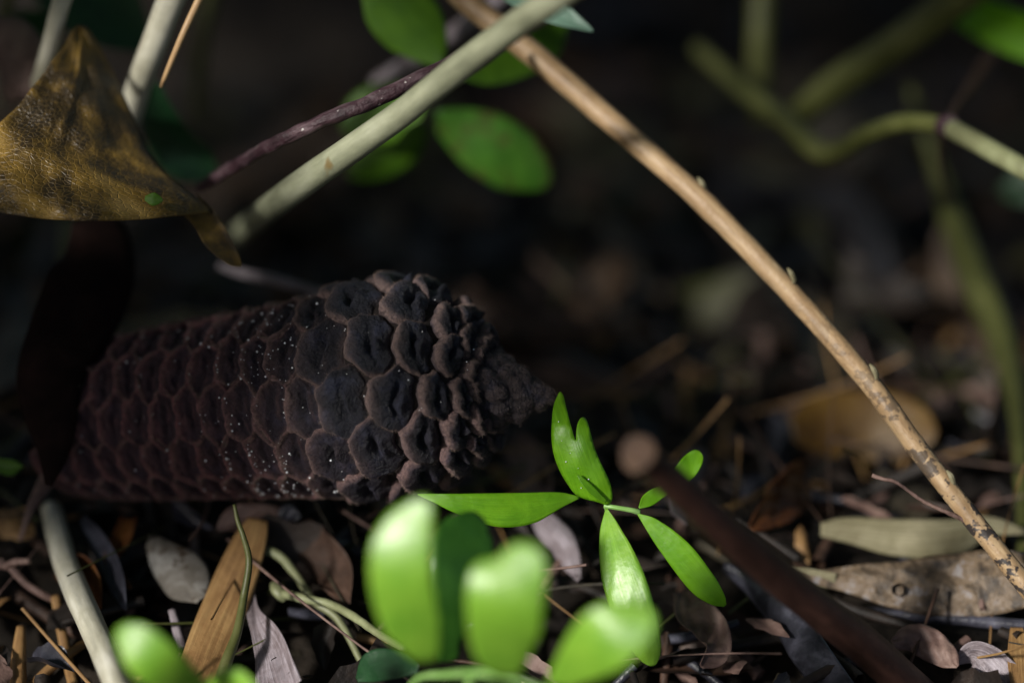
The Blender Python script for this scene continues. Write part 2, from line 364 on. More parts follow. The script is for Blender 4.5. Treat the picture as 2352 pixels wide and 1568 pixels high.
def added_canopy():  # unseen foliage, added to keep sun off the background and the cone
    def keep(x, y, z):          # where along the sunbeam each leaf throws its shade
        p = x+z; q = y+z*.806
        return q > .205+.02*math.sin(p*30)
    scatter('added_shade_above', 1500, (-.75, .75, -.12, .85), [G_DARK, G_MID, G_DARK], (.27, .50), (.05, .11), 'unseen leaves added above the view to shade the forest floor behind the cone', 'foliage', flat=.5, asp=(.4, .6), twig=.12, keep=keep)
    def keep2(x, y, z):
        p = x+z; q = y+z*.806
        if -.30 < p < -.065 and .012 < q < .11 or -.55 < p < -.095 and .1 < q < .22: return True
        if -.065 <= p < -.03 and .02 < q < .105: return random.random() < .25
        if -.095 <= p < .075 and .035 < q < .105: return random.random() < .02
        return False
    scatter('added_shade_left', 38000, (-.88, -.17, -.32, .08), [G_DARK, G_MID], (.19, .36), (.03, .06), 'unseen leaves added left of the view to shade the cone', 'foliage', flat=.6, asp=(.4, .6), twig=.15, keep=keep2)
added_canopy()

# ------------------------------------------------------------------ the cycad cone
AX0 = np.array(P(150, 985, .720)); AX1 = np.array(P(1282, 911, .668))
AL = np.linalg.norm(AX1-AX0); AT = (AX1-AX0)/AL
nv = -np.array(FW); EN = nv-AT*np.dot(nv, AT); EN /= np.linalg.norm(EN); EL = np.cross(EN, AT)     # EL = up in picture
U0, U1 = 150, 1282
MPX = K*.69
prof = spline([(u, r, 0) for u, r in [(120, 120), (160, 160), (250, 190), (400, 209), (550, 220), (650, 229), (780, 243), (880, 254), (955, 250), (1020, 228), (1075, 192), (1112, 150), (1128, 110), (1128, 80), (1110, 50)]], 400)[:, :2]
arc = np.concatenate([[0], np.cumsum(np.linalg.norm(np.diff(prof, axis=0), axis=1))])
def bend(u): return np.interp(u, [100, 250, 400, 550, 700, 890, 1000, 1060, 1100, 1150, 1282], [6, 16, 24, 29, 35, 46, 48, 44, 36, 26, 0])
def surf(a, ph, h):
    """a arc length (px), ph angle, h outward (px) -> world"""
    u = np.interp(a, arc, prof[:, 0]); r = np.interp(a, arc, prof[:, 1])
    u2 = np.interp(a+4, arc, prof[:, 0]); r2 = np.interp(a+4, arc, prof[:, 1]); u1 = np.interp(a-4, arc, prof[:, 0]); r1 = np.interp(a-4, arc, prof[:, 1])
    tu, tr = u2-u1, r2-r1; L = np.hypot(tu, tr); nu, nr = -tr/L, tu/L
    uu = u+nu*h; rr = r+nr*h
    s = (uu-U0)/(U1-U0)*AL; rr = rr*MPX*.93
    return AX0+np.outer(s, AT)+np.outer(rr*np.cos(ph), EN)+np.outer(rr*np.sin(ph)+bend(uu)*MPX, EL)
cone = empty('cycad_cone', AX0, 'dark velvety brown-black cone with hexagonal scales and a pointed tip, largest object in view', 'cone')
def core():
    aa = np.linspace(0, arc[-1], 60); V = []
    for a in aa: V.append(surf(np.full(36, a), np.linspace(0, 2*math.pi, 36, endpoint=False), np.full(36, -9.0)))
    V = np.vstack(V); F = grid_faces(60, 36, True); F.append(tuple(range(35, -1, -1))); F.append(tuple(59*36+j for j in range(36)))
    mesh_obj('cone_core', V, F, M_CORE, cone)
core()
NC = 12; CW = 2*math.pi/NC; PH0 = R(-4)
rows = [40.0]
while rows[-1] < arc[-1]-18:
    a = rows[-1]; u = np.interp(a, arc, prof[:, 0])
    st = np.interp(u, [100, 640, 790, 870, 960, 1040, 1100, 1150], [29, 31, 40, 53, 50, 42, 31, 22])
    rows.append(a+st)
noise_ph = RNG.uniform(0, 6.28, 8)
def scale_arr(k, c, fuzz):
    ac = rows[k]; hl = (rows[min(k+1, len(rows)-1)]-rows[max(k-1, 0)])*.5
    if hl < 8: hl = 16
    uc = np.interp(ac, arc, prof[:, 0]); rc = np.interp(ac, arc, prof[:, 1])
    wgt = min(max((uc-780)/130, 0), 1)
    pc = PH0+c*CW+RNG.normal()*.015*(1+2*wgt); ac = ac+RNG.normal()*(1.3+4.5*wgt)
    w1, w2 = .35*CW, .66*CW
    na, nb = (26, 30)
    p = np.linspace(-1, 1, na); q = np.linspace(-1, 1, nb); q = np.sign(q)*np.abs(q)**.9
    Pg, Qg = np.meshgrid(p, q, indexing='ij')
    b = Qg*w2; A = np.where(np.abs(b) < w1, 1, (w2-np.abs(b))/(w2-w1)); A = np.sqrt(np.clip(A, 0, 1)*1.0)*.25+A*.75; A = np.clip(A, .03, 1)
    a = Pg*A
    e = np.minimum((A-np.abs(a)), (w2-np.abs(b))/w1*.9); e = np.clip(e, 0, 1)
    bow = -.20*(1-(b/w2)**2)*(1+.6*wgt)
    s1, s2, s3 = RNG.uniform(-1, 1, 3)
    # body type: raised brown rim with sunken, creased face
    nz = .5*np.sin(a*5+b*11+s1*6)+.5*np.sin(b*17-a*3+s2*6)+.4*np.sin(a*11+b*27+s3*9)
    h0 = 12*np.exp(-(e/.24)**2)+3.0*nz*np.clip(e*3, 0, 1)*.7-9*np.exp(-((a+.06*s1)/.16)**2)*np.exp(-(b/(w1*.9))**4)+3*np.exp(-((a+.3)/.2)**2)*np.clip(e*4, 0, 1)-3.2*a*1.2
    rim0 = np.exp(-(e/.22)**2)*(.8+.25*nz)+.45*np.clip(-a-.1+.2*nz, 0, 1)+.3*np.exp(-((a-.3)/.12)**2)*np.clip(.5+nz, 0, 1)
    # bulb type: knobbly head, edge towards the base proud and rounded
    dome = 1-np.exp(-(e/.13)**1.3)
    sz = rc/250
    h1 = (28*dome-6 - 19*(a+.1) - 24*np.exp(-((a-.02+.1*s1)/.16)**2-(b/(w1*.75))**4)+20*np.exp(-((a-.30)/.17)**2-((b-.05*s2)/(w1*.42))**2)
          - 7*np.exp(-((a-.25)/.3)**2)*np.clip(np.abs(b)/w1-.45, 0, 1)*1.5 + 4*nz*e)*(.55+.45*sz)
    rim1 = np.clip(np.exp(-(e/.17)**2)*np.where(a < .2, 1, .35)+.55*np.clip(-a-.35, 0, 1), 0, 1)*.9
    h = h0*(1-wgt)+h1*wgt; rim = np.clip(rim0*(1-wgt)+rim1*wgt, 0, 1)
    h = h+RNG.normal(size=h.shape)*.35+RNG.normal()*1.2*wgt
    aw = ac+(a*1.02+bow)*hl; pw = pc+b*1.01
    aw, pw = aw+4.5*np.sin(pw*7.3+aw*.021)+2.2*np.sin(pw*23+aw*.11+1), pw+.028*np.sin(aw*.047+pw*2)+.014*np.sin(aw*.15+pw*9)
    aw = aw+1.6*np.sin(pw*61+aw*.35)*np.sin(aw*.27+pw*17); pw = pw+.007*np.sin(aw*.41+pw*13)*np.sin(pw*47+1)
    aw = np.clip(aw, 2, arc[-1]-2)
    V = surf(aw.ravel(), pw.ravel(), h.ravel()); F = grid_faces(na, nb)
    # skirt so every scale is a solid boss
    rimidx = [j for j in range(nb)]+[i*nb+nb-1 for i in range(1, na)]+[(na-1)*nb+j for j in range(nb-2, -1, -1)]+[i*nb for i in range(na-2, 0, -1)]
    sk_ = surf(aw.ravel()[rimidx], pw.ravel()[rimidx], np.full(len(rimidx), -12.0))
    base = len(V); V = np.vstack([V, sk_]); m_ = len(rimidx)
    F = F+[(rimidx[(i+1) % m_], rimidx[i], base+i, base+(i+1) % m_) for i in range(m_)]
    rimv = np.concatenate([rim.ravel(), np.full(m_, .2)])
    red = np.clip((900-uc)/350, 0, 1)+.25*max(-math.sin(pc), 0); redv = np.full(len(V), min(red, 1)); MI = [0]*len(F)
    if fuzz:
        nh = fuzz; ia = RNG.integers(1, na-2, nh*3); ib = RNG.integers(1, nb-2, nh*3)
        keep = RNG.random(nh*3) < (.06+.94*rim[ia, ib]); ia = ia[keep][:nh]; ib = ib[keep][:nh]
        fa, fb = RNG.random(len(ia)), RNG.random(len(ia))
        Vg = V[:na*nb].reshape(na, nb, 3)
        lerp = lambda X: (X[ia, ib].T*(1-fa)*(1-fb)+X[ia+1, ib].T*fa*(1-fb)+X[ia, ib+1].T*(1-fa)*fb+X[ia+1, ib+1].T*fa*fb).T
        p0 = lerp(Vg); d1 = Vg[ia+1, ib]-Vg[ia, ib]; d2 = Vg[ia, ib+1]-Vg[ia, ib]
        nn = np.cross(d1, d2); nn /= (np.linalg.norm(nn, axis=1)[:, None]+1e-12)
        sx = (p0-AX0) @ AT; cen = AX0+np.outer(sx, AT)+np.outer(bend(U0+sx/AL*(U1-U0))*MPX, EL); sg = np.sign(np.sum(nn*(p0-cen), axis=1)); sg[sg == 0] = 1; nn *= sg[:, None]
        dr = nn+RNG.normal(size=nn.shape)*.45+AT*.25; dr /= np.linalg.norm(dr, axis=1)[:, None]
        Ln = RNG.uniform(.0003, .0011, len(ia))[:, None]; sd = np.cross(dr, RNG.normal(size=dr.shape)); sd /= (np.linalg.norm(sd, axis=1)[:, None]+1e-12); sd *= 3.4e-5
        st = len(V); p0 = p0-dr*.0001; V = np.vstack([V, np.stack([p0-sd, p0+sd, p0+dr*Ln], 1).reshape(-1, 3)])
        F = F+[(st+3*i, st+3*i+1, st+3*i+2) for i in range(len(ia))]; MI += [1]*len(ia)
        rimv = np.concatenate([rimv, np.repeat(rim[ia, ib], 3)]); redv = np.concatenate([redv, np.full(3*len(ia), redv[0])])
    return V, F, rimv, redv, MI
cells = []
for c in range(NC):
    ph = (PH0+c*CW+math.pi) % (2*math.pi)-math.pi
    for k in range(1, len(rows)):
        if (k+c) % 2: continue
        uc = np.interp(rows[k], arc, prof[:, 0]); r = np.interp(rows[k], arc, prof[:, 1])
        cells.append((-math.cos(ph)*r*(1 if uc > 200 else .4), k, c, ph))
cells.sort(); rest = [[], [], [], [], []]; off = 0
for i, (key, k, c, ph) in enumerate(cells):
    vis = math.cos(ph) > -.3
    V, F, rm, rd, MI = scale_arr(k, c, (1700 if vis else 0))
    if i < 96: mesh_obj('cone_scale', V, F, [M_SCALE, M_FUZZ], cone, mi=MI, attrs={'rim': rm, 'red': rd})
    else:
        rest[0].append(V); rest[1] += [tuple(x+off for x in f) for f in F]; rest[2].append(rm); rest[3].append(rd); rest[4] += MI; off += len(V)
o = mesh_obj('cone_scale', np.vstack(rest[0]), rest[1], [M_SCALE, M_FUZZ], cone, mi=rest[4], attrs={'rim': np.concatenate(rest[2]), 'red': np.concatenate(rest[3])}); o['kind'] = 'stuff'
def knob():
    cp = RNG.uniform([0, 0], [255, 6.283], (95, 2)); ch = RNG.uniform(.6, 1.25, 95)

    pr = spline([(u, r, 0) for u, r in [(1050, 116), (1090, 108), (1130, 92), (1180, 68), (1220, 46), (1255, 23), (1275, 8), (1283, 1)]], 150)[:, :2]
    nb_ = 110; V = []; rim = []
    ar = np.concatenate([[0], np.cumsum(np.linalg.norm(np.diff(pr, axis=0), axis=1))])
    for i, (u, r) in enumerate(pr):
        for j in range(nb_):
            f = 2*math.pi*j/nb_
            n_ = 8; sz = 17*(r/80+.25) if r > 0 else 5
            df = (f-cp[:, 1]+math.pi) % (2*math.pi)-math.pi; rad_ = 11+.13*r
            q2 = ((ar[i]-cp[:, 0])/rad_)**2+(df*max(r, 6)/rad_)**2
            bmp = float(np.max(np.clip(1-q2, 0, 1)**.6*ch)); kk = 0
            hh = 13*bmp*(r/90+.2)+RNG.normal()*.9
            s = ((u+hh*.25)-U0)/(U1-U0)*AL; rr = (r+hh-3)*MPX
            rr = max(rr, 1e-5)
            off_ = EL*(bend(u)*MPX)
            V.append(AX0+AT*s+EN*rr*math.cos(f)+EL*rr*math.sin(f)+off_); rim.append(min(1, .08+.22*bmp))
    F = grid_faces(len(pr), nb_, True); V = np.array(V); MI = [0]*len(F); rim = np.array(rim)
    idx = RNG.integers(nb_, len(V)-nb_*3, 9000); p0 = V[idx]; sx = (p0-AX0) @ AT; cen = AX0+np.outer(sx, AT)+np.outer(bend(U0+sx/AL*(U1-U0))*MPX, EL); nn = p0-cen; nn /= np.linalg.norm(nn, axis=1)[:, None]+1e-9
    dr = nn+AT*.5+RNG.normal(size=nn.shape)*.4; dr /= np.linalg.norm(dr, axis=1)[:, None]; sd = np.cross(dr, RNG.normal(size=dr.shape)); sd /= np.linalg.norm(sd, axis=1)[:, None]; sd *= 3.4e-5
    p0 = p0+RNG.normal(size=p0.shape)*.0002; st = len(V)
    V = np.vstack([V, np.stack([p0-sd, p0+sd, p0+dr*RNG.uniform(.0003, .0009, (len(p0), 1))], 1).reshape(-1, 3)])
    F += [(st+3*i, st+3*i+1, st+3*i+2) for i in range(len(p0))]; MI += [1]*len(p0)
    mesh_obj('cone_tip', V, F, [M_SCALE, M_FUZZ], cone, mi=MI, attrs={'rim': np.concatenate([rim, np.full(3*len(p0), .3)]), 'red': np.full(len(V), 0.0)})
knob()
def fork_d(u, v):
    x = (u-(1290+(v-920)*.42))/50.0; t = (1165-v)/250.0
    return .664-.004*math.sin(min(max(t, 0), 1)*3.1)+.0035*x*x*.5+(.012*max(0, t-.75))+.0002*math.sin(u*.09+v*.04)
def dew():
    V = []; F = []
    def ball(c, r):
        b0 = len(V); nr, ns = 7, 10
        for i in range(nr):
            t = math.pi*i/(nr-1)
            for j in range(ns): V.append(c+np.array((math.sin(t)*math.cos(j*6.2832/ns), math.sin(t)*math.sin(j*6.2832/ns), math.cos(t)))*r)
        for i in range(nr-1):
            for j in range(ns):
                k = (j+1) % ns; F.append((b0+i*ns+j, b0+(i+1)*ns+j, b0+(i+1)*ns+k, b0+i*ns+k))
    vis = [(k, c) for _, k, c, ph in cells if math.cos(ph) > .25 and 2 < k < len(rows)-3]
    for q in range(1150):
        k, c = vis[RNG.integers(len(vis))]; u = np.interp(rows[k], arc, prof[:, 0])
        if RNG.random() > .12+.88*math.exp(-((u-735)/120)**2): continue
        hl = rows[k+1]-rows[k]; sd_ = RNG.choice([-1, 1]); t = RNG.random()
        if RNG.random() < .6: a_ = rows[k]+sd_*hl*(.86+RNG.normal()*.08); p_ = PH0+c*CW+RNG.normal()*.13
        else: a_ = rows[k]+RNG.normal()*hl*.4; p_ = PH0+c*CW+RNG.normal()*.16
        ball(surf(np.array([a_]), np.array([p_]), np.array([12.5+RNG.normal()]))[0], RNG.uniform(.00009, .00019) if RNG.random() < .8 else RNG.uniform(.0002, .00034))
    for (u, v) in [(1283, 968), (1290, 1012), (1310, 1040), (1328, 1075), (1352, 1100), (1300, 1060), (1335, 1120)]: ball(np.array(P(u, v, fork_d(u, v)-.0006)), RNG.uniform(.00008, .0002))
    o = mesh_obj('dew_droplets', V, F, M_DEW_GLINT, origin=AX0); props(o, 'tiny water droplets, glint coloured white, beaded on the cone scales and the forked leaflet', 'dew', kind='stuff')
dew()

# ------------------------------------------------------------------ stems and branches
tb = tube('branch', [(1000, -75, .72), (1075, 5, .715), (1200, 105, .71), (1400, 275, .70), (1600, 450, .69), (1800, 655, .683), (1990, 870, .676), (2115, 1040, .672), (2240, 1200, .668), (2360, 1350, .664), (2460, 1480, .66)],
     [60, 58, 56, 54, 52, 50, 48, 47, 46, 46, 46], M_TAN, n=160, sides=24, rough=.022, nodes=((.415, .07, .010), (.70, .07, .008), (.745, .06, .006)),
     label='long tan woody branch with dark flecks, running from top centre to right edge', cat='branch')
for (u, v, d) in [(1612, 420, .69), (1818, 628, .680), (2007, 848, .672), (2184, 1092, .668)]:
    V, F, UV = tube_arr([PP((u-9, v-12, d)), PP((u, v, d-.001)), PP((u+6, v+16, d)), PP((u+3, v+24, d))], [.0003, .0008, .0007, .0002], n=14, sides=10, rough=.05)
    mesh_obj('bud', V, F, M_OLIVELEAF, tb, UV)
V, F, UV = tube_arr([PP(p) for p in [(2225, 1198, .668), (2180, 1178, .667), (2120, 1150, .666), (2060, 1108, .665), (2030, 1100, .665), (2003, 1091, .665)]], [.0009, .0006, .00055, .0005, .0006, .0006], n=60, sides=8, rough=.12)
mesh_obj('side_twig', V, F, M_PINK, tb, UV)
tube('stem', [(1420, -110, .585), (1262, 5, .60), (1180, 62, .617), (1050, 160, .635), (920, 263, .652), (800, 348, .664), (680, 432, .682), (620, 478, .71), (568, 522, .77), (535, 552, .88)],
     [70, 68, 66, 66, 64, 66, 66, 60, 50, 38], M_GREYSTEM, n=120, sides=24, rough=.012, label='smooth grey-green stem crossing in front of the tan branch at the top centre', cat='stem')
tube('twig', [(1120, 90, .69), (1040, 140, .672), (950, 185, .666), (850, 235, .664), (750, 275, .664), (650, 320, .672), (560, 370, .69), (460, 430, .72)],
     [22, 28, 34, 36, 34, 32, 30, 26], M_PURPLE, n=120, sides=16, rough=.1, label='shrivelled purple-brown twig with pale peeling flecks behind the grey-green stem', cat='twig')
tube('stem', [(860, 190, .78), (960, 130, .77), (1080, 50, .76), (1180, -30, .75)], [30, 40, 44, 44], M_LAV, n=40, label='faint grey stem in the dark behind the purple-brown twig', cat='stem')
tube('stem', [(165, -60, .70), (140, 10, .70), (122, 80, .705), (100, 160, .715), (70, 260, .73)], [44, 44, 42, 40, 38], M_PALESTEM, n=60, rough=.01, label='pale upright stem behind the top of the mottled dead leaf', cat='stem')
tube('stem', [(425, -70, .69), (385, 20, .695), (355, 100, .70), (325, 180, .71), (300, 260, .725), (270, 350, .75)], [66, 64, 62, 60, 56, 50], M_PALESTEM, n=60, rough=.012, label='thick pale stem right of the mottled dead leaf, thickest of the top left stems', cat='stem')
tube('stem', [(490, -70, .675), (455, 5, .675), (420, 80, .675), (382, 170, .68), (370, 200, .685)], [20, 18, 16, 12, 6], M_TANCLEAN, n=50, label='thin tan stem beside the thick pale stem at the top left', cat='stem')
tube('stem', [(40, -60, .76), (10, 30, .77), (-30, 140, .78)], [24, 24, 22], M_OLIVE, n=30, label='dim olive stem in the top left corner', cat='stem')
tube('stem', [(490, -40, .84), (462, 120, .85), (448, 260, .87)], [34, 32, 28], M_OLIVE, n=30, label='barely visible dark upright stem right of the thin tan stem', cat='stem')
# right, out of focus
tube('stem', [(2330, -100, .76), (2190, 5, .78), (2050, 110, .80), (1920, 195, .82), (1830, 270, .835)], [86, 84, 80, 76, 62], M_OLIVE, n=50, label='broad blurred olive stem slanting in from the top right', cat='stem')
tube('stem', [(1752, -60, .86), (1748, 60, .86), (1745, 170, .865), (1752, 280, .87)], [58, 58, 56, 48], M_OLIVE, n=40, label='blurred upright olive stem right of the top middle', cat='stem')
jt = tube('stem', [(1600, 110, .86), (1700, 200, .84), (1800, 275, .815), (1880, 345, .79), (1930, 345, .775), (2000, 305, .76), (2090, 280, .745), (2178, 291, .728)], [34, 44, 48, 52, 46, 42, 42, 42], M_OLIVE, n=120, rough=.015, label='bent olive stem with a purplish joint and end coloured as lit near the right edge', cat='stem')
tube('lit_section', [(2178, 291, .728), (2240, 325, .715), (2352, 388, .70), (2450, 440, .69)], [44, 46, 48, 46], M_OLIVEPALE, jt, n=50, rough=.015)  # lighter colour past the joint stands in for light on the same stem
V, F, UV = tube_arr([PP((2160, 287, .73)), PP((2178, 291, .728)), PP((2196, 300, .725))], [.0031, .0036, .0030], n=10, sides=18, rough=.03)
mesh_obj('joint', V, F, M_PURPLE, jt, UV)
tube('twig', [(2290, 110, .80), (2225, 210, .78), (2172, 290, .74), (2160, 370, .76), (2185, 470, .79)], [34, 26, 9, 10, 12], M_BROWN, n=50, label='thin dull brown twig crossing behind the joint of the bent stem', cat='twig')
tube('stem', [(2090, 200, .86), (2150, 380, .85), (2190, 500, .84), (2240, 640, .82), (2300, 780, .80), (2340, 950, .77), (2350, 1150, .735), (2345, 1330, .71)], [20, 40, 62, 76, 68, 46, 34, 30], M_OLIVE, n=60, label='wide blurred olive stem curving down near the right edge', cat='stem')
dt = tube('twig', [(1470, 1045, .580), (1530, 1095, .588), (1650, 1205, .603), (1750, 1290, .618), (1850, 1375, .632), (1960, 1462, .645), (2100, 1585, .66), (2200, 1680, .67)],
     [80, 78, 80, 84, 86, 88, 88, 88], M_DARKTWIG, n=120, sides=24, rough=.02, label='dark brown cut twig in front of the seedling, its pale sawn end towards the camera', cat='twig')
def cutend():
    c = np.array(P(1468, 1043, .578)); t = np.array(P(1420, 1000, .572))-np.array(P(1530, 1095, .588)); t = t/np.linalg.norm(t)
    t = t*.75-np.array(FW)*.6; t /= np.linalg.norm(t); a = np.cross(t, (0, 0, 1)); a /= np.linalg.norm(a); b_ = np.cross(a, t); V = [c+t*.0012]; rr = 40*K*.58
    for i in range(1, 9):
        for j in range(28):
            f = j*6.28318/28; r = rr*min(i/6, 1)*(1+.04*math.sin(3*f)); z = .0012*(1 if i < 6 else (1-(i-6)*1.6))+.0004*math.sin(i*2.2)
            V.append(c+a*r*math.cos(f)+b_*r*math.sin(f)*1.1+t*z)
    F = [(0, 1+j, 1+(j+1) % 28) for j in range(28)]
    for i in range(7):
        for j in range(28): k = (j+1) % 28; F.append((1+i*28+j, 1+i*28+28+j, 1+i*28+28+k, 1+i*28+k))
    mesh_obj('cut_end', V, F, M_CUT, dt)
cutend()
tube('twig', [(500, 610, .75), (560, 628, .75), (640, 645, .745), (740, 675, .745)], [16, 24, 24, 22], M_LAV, n=30, label='purplish twig poking out above the left part of the cone', cat='twig')

# ------------------------------------------------------------------ green leaves behind the stems
def plain(name, mid, w, mat, label, **k):
    if mat in (G_MID, G_DARK, G_BROWNED, G_BLUE): k['group'] = 'green leaves among the stems'
    elif name == 'dead_leaf': k['group'] = 'dead leaves on the forest floor'
    if min(p[2] for p in mid) > .745 and name == 'dead_leaf': mid = [(p[0], p[1], gd(p[1], .014)) for p in mid]
    elif name == 'dead_leaf' and min(p[2] for p in mid) > .66: mid = [(p[0], p[1], min(p[2], gd(p[1], .010))) for p in mid]
    return blade(name, mid, OV(w) if not isinstance(w, list) else w, mat, label=label, cat='leaf', **k)
plain('leaf', [(1010, 150, .73), (975, 90, .73), (925, 20, .728), (870, -60, .725)], [(0, 6, 6), (.15, 42, 40), (.4, 78, 72), (.7, 84, 72), (1, 50, 50)], G_MID, 'large green leaf entering from the top edge left of the crossing stems', tilt=.15, cup=-.15)
plain('leaf', [(1060, 178, .735), (1130, 170, .74), (1210, 130, .745), (1300, 50, .75)], [(0, 3, 3), (.2, 26, 22), (.45, 48, 34), (.75, 52, 46), (1, 8, 8)], G_MID, 'green leaf behind the crossing of branch and stem', tilt=-.2, cup=-.2)
plain('leaf', [(1000, 262, .765), (1050, 300, .768), (1130, 350, .77), (1200, 390, .775), (1262, 425, .78)], [(0, 10, 12), (.15, 48, 36), (.4, 80, 62), (.7, 78, 62), (.9, 48, 34), (1, 8, 8)], G_BROWNED, 'oval green leaf with a browned lower edge, right below the grey-green stem', tilt=.2, cup=-.15)
plain('leaf', [(970, 260, .76), (920, 250, .765), (860, 260, .77), (785, 300, .775)], [(0, 14, 20), (.3, 68, 60), (.6, 72, 66), (.85, 54, 50), (1, 8, 8)], G_MID, 'green leaf behind the purple-brown twig', tilt=.1, cup=-.1)
plain('leaf', [(975, 290, .78), (920, 330, .785), (860, 370, .79), (800, 405, .795)], [(0, 12, 12), (.3, 48, 48), (.6, 52, 56), (.85, 32, 40), (1, 6, 6)], G_MID, 'dull green leaf under the leaf behind the purple-brown twig', tilt=-.2, cup=-.2)
plain('leaf', [(1130, -30, .70), (1200, 0, .70), (1270, 30, .698), (1362, 72, .695)], [(0, 12, 10), (.3, 34, 26), (.65, 30, 26), (.9, 12, 10), (1, 2, 2)], G_BLUE, 'pale bluish-green pointed leaf at the top edge behind the stems', tilt=-.3, cup=.2)
plain('leaf', [(2140, 0, .81), (2230, 35, .80), (2320, 72, .79), (2420, 110, .78)], [(0, 6, 6), (.25, 34, 30), (.6, 48, 44), (1, 48, 44)], G_YOUNG, 'blurred bright green leaf in the top right corner', tilt=.4, cup=.3)
plain('leaf', [(2420, 420, .82), (2350, 430, .825), (2290, 440, .83)], [(0, 50, 50), (.6, 40, 40), (1, 5, 5)], G_DARK, 'dim green leaf at the right edge below the bent olive stem', tilt=.3)
plain('leaf', [(330, 120, .76), (280, 60, .765), (210, -10, .77), (150, -80, .775)], [(0, 6, 6), (.2, 62, 50), (.5, 96, 80), (1, 110, 100)], G_DARK, 'large dark green leaf in the gap between the two pale stems at the top left', tilt=.2, cup=.2)
plain('leaf', [(352, 190, .735), (370, 260, .74), (420, 340, .75), (500, 410, .76)], [(0, 12, 6), (.25, 28, 52), (.55, 34, 68), (.8, 36, 50), (1, 6, 6)], G_DARK, 'dark green leaf with a pale turned edge right of the mottled dead leaf', tilt=-.3, cup=.3)
plain('leaf', [(60, 20, .80), (90, 90, .81), (140, 150, .82)], [(0, 60, 60), (.5, 60, 60), (1, 6, 6)], G_DARK, 'dark green leaf between the dim olive stem and the first pale stem', tilt=.3)
plain('leaf', [(-10, 1065, .70), (20, 1072, .70), (52, 1070, .70)], [(0, 14, 14), (.6, 18, 18), (1, 3, 3)], G_MID, 'tiny green leaf at the left edge', cup=.4)

# ------------------------------------------------------------------ mottled dead leaf, top left
def dead_leaf():
    # rows: (left, right) outline points from the top tip down, each (u,v,d)
    Lf = [(178, 58, .700), (140, 115, .690), (95, 175, .682), (50, 235, .676), (10, 275, .672), (-30, 320, .668), (-60, 380, .664), (-70, 440, .660), (-60, 478, .657)]
    Rt = [(200, 62, .702), (240, 130, .703), (278, 205, .701), (308, 275, .697), (340, 345, .692), (385, 400, .687), (435, 440, .682), (472, 474, .680), (492, 488, .682)]
    l = spline([[*PP(p)] for p in Lf], 60); r = spline([[*PP(p)] for p in Rt], 60); nW = 40; V = []; UV = []
    nvv = -np.array(FW)
    for i in range(61):
        t = i/60
        for j in range(nW+1):
            x = j/nW; p = l[i]*(1-x)+r[i]*x
            wd = np.linalg.norm(r[i]-l[i]); bulge = .22*wd*math.sin(math.pi*x)**.8*(.3+.7*t)
            sag = np.array(UP)*(-wd*.055*math.sin(math.pi*x)*t**3)
            rip = .0010*math.sin(x*19+t*4)*t+.0006*math.sin(t*33-x*9)+.0009*math.exp(-((x-.42)/.03)**2)+.00012*math.sin((x*1.0-t*.35)*62)*min(1, t*2)
            V.append(p+nvv*(bulge+rip)+sag); UV.append((x, t))
    o = mesh_obj('dead_leaf', V, grid_faces(61, nW+1), M_DEADLEAF, None, UV, origin=V[0], thick=.0004)
    props(o, 'large yellow-brown dead leaf with dark mottling, folded over at the top left', 'leaf'); return o
dl = dead_leaf()
blade('turned_tip', [(440, 470, .684), (480, 500, .682), (510, 545, .680), (535, 590, .679), (553, 612, .679)], [(0, 26, 30), (.3, 18, 40), (.6, 16, 44), (.85, 14, 24), (1, 3, 3)], M_DEADLEAF, dl, tilt=-.3, cup=.3)
blade('green_patch', [(333, 455, .664), (352, 458, .6635), (374, 460, .664)], [(0, 5, 5), (.4, 15, 14), (.7, 13, 12), (1, 2, 2)], G_MID, dl, cup=-.2)
plain('dead_leaf', [(-40, 60, .73), (10, 100, .725), (50, 160, .72), (80, 230, .72), (60, 290, .73)], [(0, 20, 20), (.2, 64, 50), (.5, 60, 80), (.8, 36, 70), (1, 10, 10)], M_PINK, 'smooth brown dead leaf at the left edge behind the mottled dead leaf', tilt=.2, cup=-.5)
# dark curled sheaths at the left
plain('dead_leaf', [(255, 500, .72), (285, 600, .712), (270, 700, .705), (215, 800, .698), (168, 880, .692), (152, 960, .688), (140, 1030, .686), (112, 1115, .684)], [(0, 30, 60), (.3, 26, 130), (.6, 24, 120), (.8, 26, 80), (.92, 18, 40), (1, 6, 8)], SHEATH, 'dark curled brown dead leaf hanging down at the base of the cone', tilt=-.5, cup=-.5, twist=.6)
plain('dead_leaf', [(150, 480, .80), (110, 600, .80), (60, 720, .80), (-20, 860, .80)], [(0, 20, 20), (.3, 40, 46), (.7, 44, 50), (1, 30, 30)], DK, 'long dark dead leaf under the mottled dead leaf at the left edge', tilt=.4, cup=.5)
tube('stem', [(165, 500, .86), (158, 640, .85), (168, 780, .84), (160, 900, .83)], [36, 36, 34, 30], M_OLIVE, n=30, label='dim olive stem below the mottled dead leaf', cat='stem')
plain('dead_leaf', [(120, 1040, .71), (105, 1090, .705), (70, 1160, .70), (45, 1240, .70)], [(0, 20, 14), (.3, 24, 14), (.6, 12, 10), (1, 4, 4)], M_PINK, 'pale brown leaf tip hanging at the left end of the cone', tilt=.2, cup=-.6)

